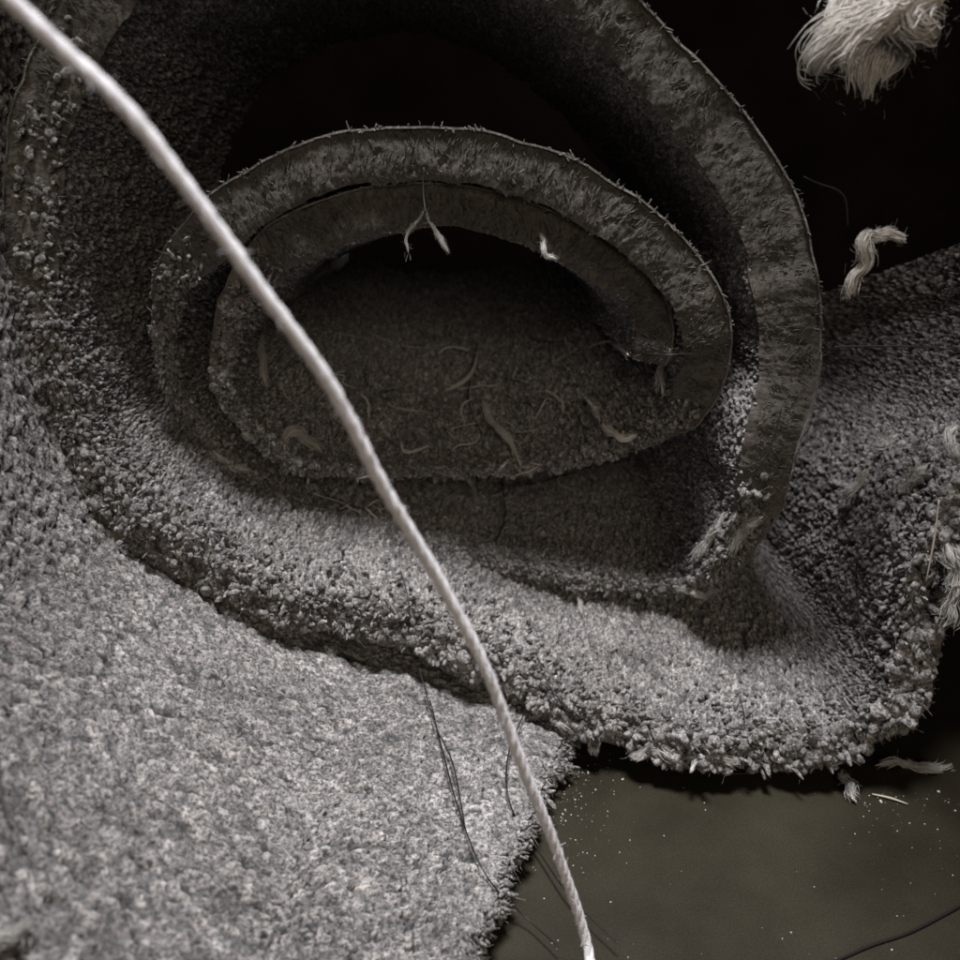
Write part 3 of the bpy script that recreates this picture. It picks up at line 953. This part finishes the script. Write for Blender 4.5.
# straw-like stiff fibres
ST = [([(872, 794, None), (890, 798, None), (908, 804, None)], .30, 'pale straw lying on the bare floor below the front cut edge'),
      ([(939, 500, -12), (934, 540, -12), (926, 582, -12)], .22, 'thin upright straw at the right border beside the dark hole'),
      ([(368, 335, 8), (400, 343, 6), (432, 350, 5)], .20, 'thin pale straw across the dark pile at the back of the coil'),
      ([(386, 406, 6), (405, 410, 5), (428, 414, 4)], .22, 'short pale straw in the middle of the coil'),
      ([(326, 470, 2), (345, 476, 1), (364, 482, 1)], .22, 'short pale straw left of the string at the lower coil edge')]
for cpx, rd, lab in ST:
    pts = [PZ(x, y, 0.6) if Y is None else (P(x, y, Y) if x > 800 else pp([(x, y, Y)], 0.8)[0]) for x, y, Y in cpx]
    c = catmull(pts, 0.8)
    V, F = tube(c, np.interp(np.arange(len(c)), [0, len(c) * .5, len(c) - 1], [rd * .6, rd, rd * .4]), 6)
    tag(mesh_obj('straw', V, F, M_STRAW, loc=c[0]), lab, 'straw', 'pale straws among the carpet pile')

# dark hairs
HAIRS = [
    ([(398, 575, -14), (404, 610, -16), (414, 650, -18), (426, 690, -22), (440, 750, -26), (455, 810, -32), (480, 870, -38), (520, 925, -44), (560, 962, -46)],
     'long dark hair falling from the front pile down over the flat sheet'),
    ([(425, 660, -20), (432, 720, -25), (448, 770, -29), (462, 835, -35)], 'short dark hair running close beside the long one on the flat sheet'),
    ([(538, 664, -12), (526, 710, -14), (506, 760, -18), (504, 800, -22), (530, 850, -28), (570, 910, -36), (620, 960, -44)],
     'dark hair curving from the front pile down onto the bare floor'),
    ([(536, 660, -12), (560, 690, -13), (590, 715, -14), (620, 745, -12)], 'dark hair bending right along the front pile near the carpet corner'),
    ([(690, 770, -10), (720, 784, -12), (770, 782, -12), (820, 770, -10)], 'dark hair sagging along the front cut edge at the floor'),
    ([(748, 700, -8), (738, 722, -10), (718, 745, -11), (690, 748, -11)], 'short dark hair curled on the front pile above the floor'),
    ([(830, 347, -8), (880, 346, -8), (920, 347, -8), (970, 351, -8)], 'nearly straight dark hair stretching to the right border'),
    ([(864, 560, -8), (862, 600, -10), (868, 650, -10), (885, 700, -10), (915, 725, -10)], 'dark hair arching over the right fold'),
    ([(424, 165, 3), (423, 190, 3), (426, 215, 1)], 'short dark hair above the two hanging yarn ends'),
    ([(620, 440, 0), (595, 470, -1), (560, 484, -2), (525, 492, -2), (500, 490, -2)], 'dark hair curving under the coil towards the middle'),
    ([(478, 345, 8), (470, 380, 6), (478, 410, 4), (490, 440, 3)], 'dark hair upright in the middle of the coil'),
    ([(712, 440, -1), (722, 462, -2), (748, 468, -2), (768, 440, -2), (778, 405, -1)], 'dark hair looped over the foot of the right turn'),
    ([(498, 485, -2), (497, 520, -4), (502, 545, -6)], 'short dark hair hanging below the coil'),
    ([(600, 335, 8), (650, 348, 6), (700, 342, 4)], 'thin dark hair crossing the right side of the coil'),
    ([(0, 760, -45), (6, 800, -46), (8, 850, -48)], 'dark hair at the left border on the flat sheet'),
    ([(800, 175, -4), (830, 188, -6), (845, 192, -6), (848, 230, -6)], 'thin hair hanging between outer turn and white wool tuft'),
]
for cpx, lab in HAIRS:
    c = catmull(pp(cpx, None if ('stretching' in lab or 'hanging between' in lab or 'above the two' in lab) else 3.0), 0.7)
    c[:, 2] = np.maximum(c[:, 2], 0.35)
    kk = min(9, (len(c) // 3) | 1)
    if kk >= 3:
        cpad = np.pad(c, ((kk // 2, kk // 2), (0, 0)), mode='edge')
        c = np.stack([np.convolve(cpad[:, q], np.ones(kk) / kk, mode='valid') for q in range(3)], axis=1)
    ht = 0.10 + 0.08 * np.sin(np.pi * np.linspace(0.1, 0.9, len(c)))
    V, F = tube(c, ht, 5)
    tag(mesh_obj('hair', V, F, M_HAIR, loc=c[0]), lab, 'hair', 'dark hairs on the carpet')
# fat dark strand on the floor, lower right
c = catmull([PZ(x, y, 0.35) for x, y in [(820, 968), (870, 946), (915, 930), (980, 895)]], 0.8)
V, F = tube(c, 0.28, 6)
tag(mesh_obj('hair', V, F, M_HAIR, loc=c[0]), 'thick dark strand lying on the bare floor in the lower right corner', 'hair', 'dark hairs on the carpet')

# fine lint and short hairs tangled over the shaded pile inside the coil
for i in range(42):
    x0, y0 = rng.uniform(240, 690), rng.uniform(330, 540)
    if ((x0 - 460) / 240) ** 2 + ((y0 - 430) / 115) ** 2 > 1:
        continue
    an = rng.uniform(0, 6.28)
    q = [(x0, y0)]
    for k in range(4):
        an += rng.normal(0, 0.7)
        q.append((q[-1][0] + 11 * math.cos(an), q[-1][1] + 6 * math.sin(an)))
    pts = [surf(x, y, 1.0 + rng.uniform(0, 1.6)) for x, y in q]
    if any(p is None for p in pts) or max(p[1] for p in pts) - min(p[1] for p in pts) > 25:
        continue
    c = catmull(pts, 0.6)
    dark = i % 3 == 0
    rd = (0.13 if dark else rng.uniform(0.12, 0.30)) * (0.5 + 0.5 * np.sin(np.pi * np.linspace(0.08, 0.92, len(c))))
    V, F = tube(c, rd, 5)
    if dark:
        tag(mesh_obj('hair', V, F, M_HAIR, loc=c[0]), 'short fine dark hair tangled on the shaded pile inside the coil', 'hair', 'short hairs inside the coil')
    else:
        tag(mesh_obj('lint_fibre', V, F, M_YARN, loc=c[0]), 'fine pale lint fibre curled on the shaded pile inside the coil', 'lint', 'lint fibres inside the coil')

# dust crumbs on the bare floor
base = []
for i in range(330):
    if rng.uniform() < 0.55:
        x, y = 550 + abs(rng.normal(0, 35)), 750 + abs(rng.normal(0, 60))
    elif rng.uniform() < 0.5:
        x, y = rng.uniform(850, 960), 790 + abs(rng.normal(0, 30))
    else:
        x, y = rng.uniform(520, 990), rng.uniform(760, 980)
    if x < 500:
        continue
    q = PZ(x, y, 0.0)
    base.append(q)
base = np.array(base)
M = len(base)
d = unit(rng.normal(0, 1, (M, 3)) * [1, 1, 0.2])
sz = np.clip(np.exp(rng.normal(-2.15, 0.6, M)), 0.04, 0.55)
base[:, 2] = sz * 0.4
V, Q, Tt, nv = tufts(base - d * sz[:, None], d, np.zeros((M, 3)), sz * 1.4, sz * 0.6, np.zeros(M), sides=4)
tag(mesh_obj('floor_dust', V, [Q, Tt], M_DUST, smooth=False), kind='stuff', label='pale dust crumbs scattered on the bare dark floor', cat='dust')

tri = sum(len(o.data.loops) - 2 * len(o.data.polygons) for o in bpy.data.objects if o.type == 'MESH')
print('approx triangles (upper bound)', tri)
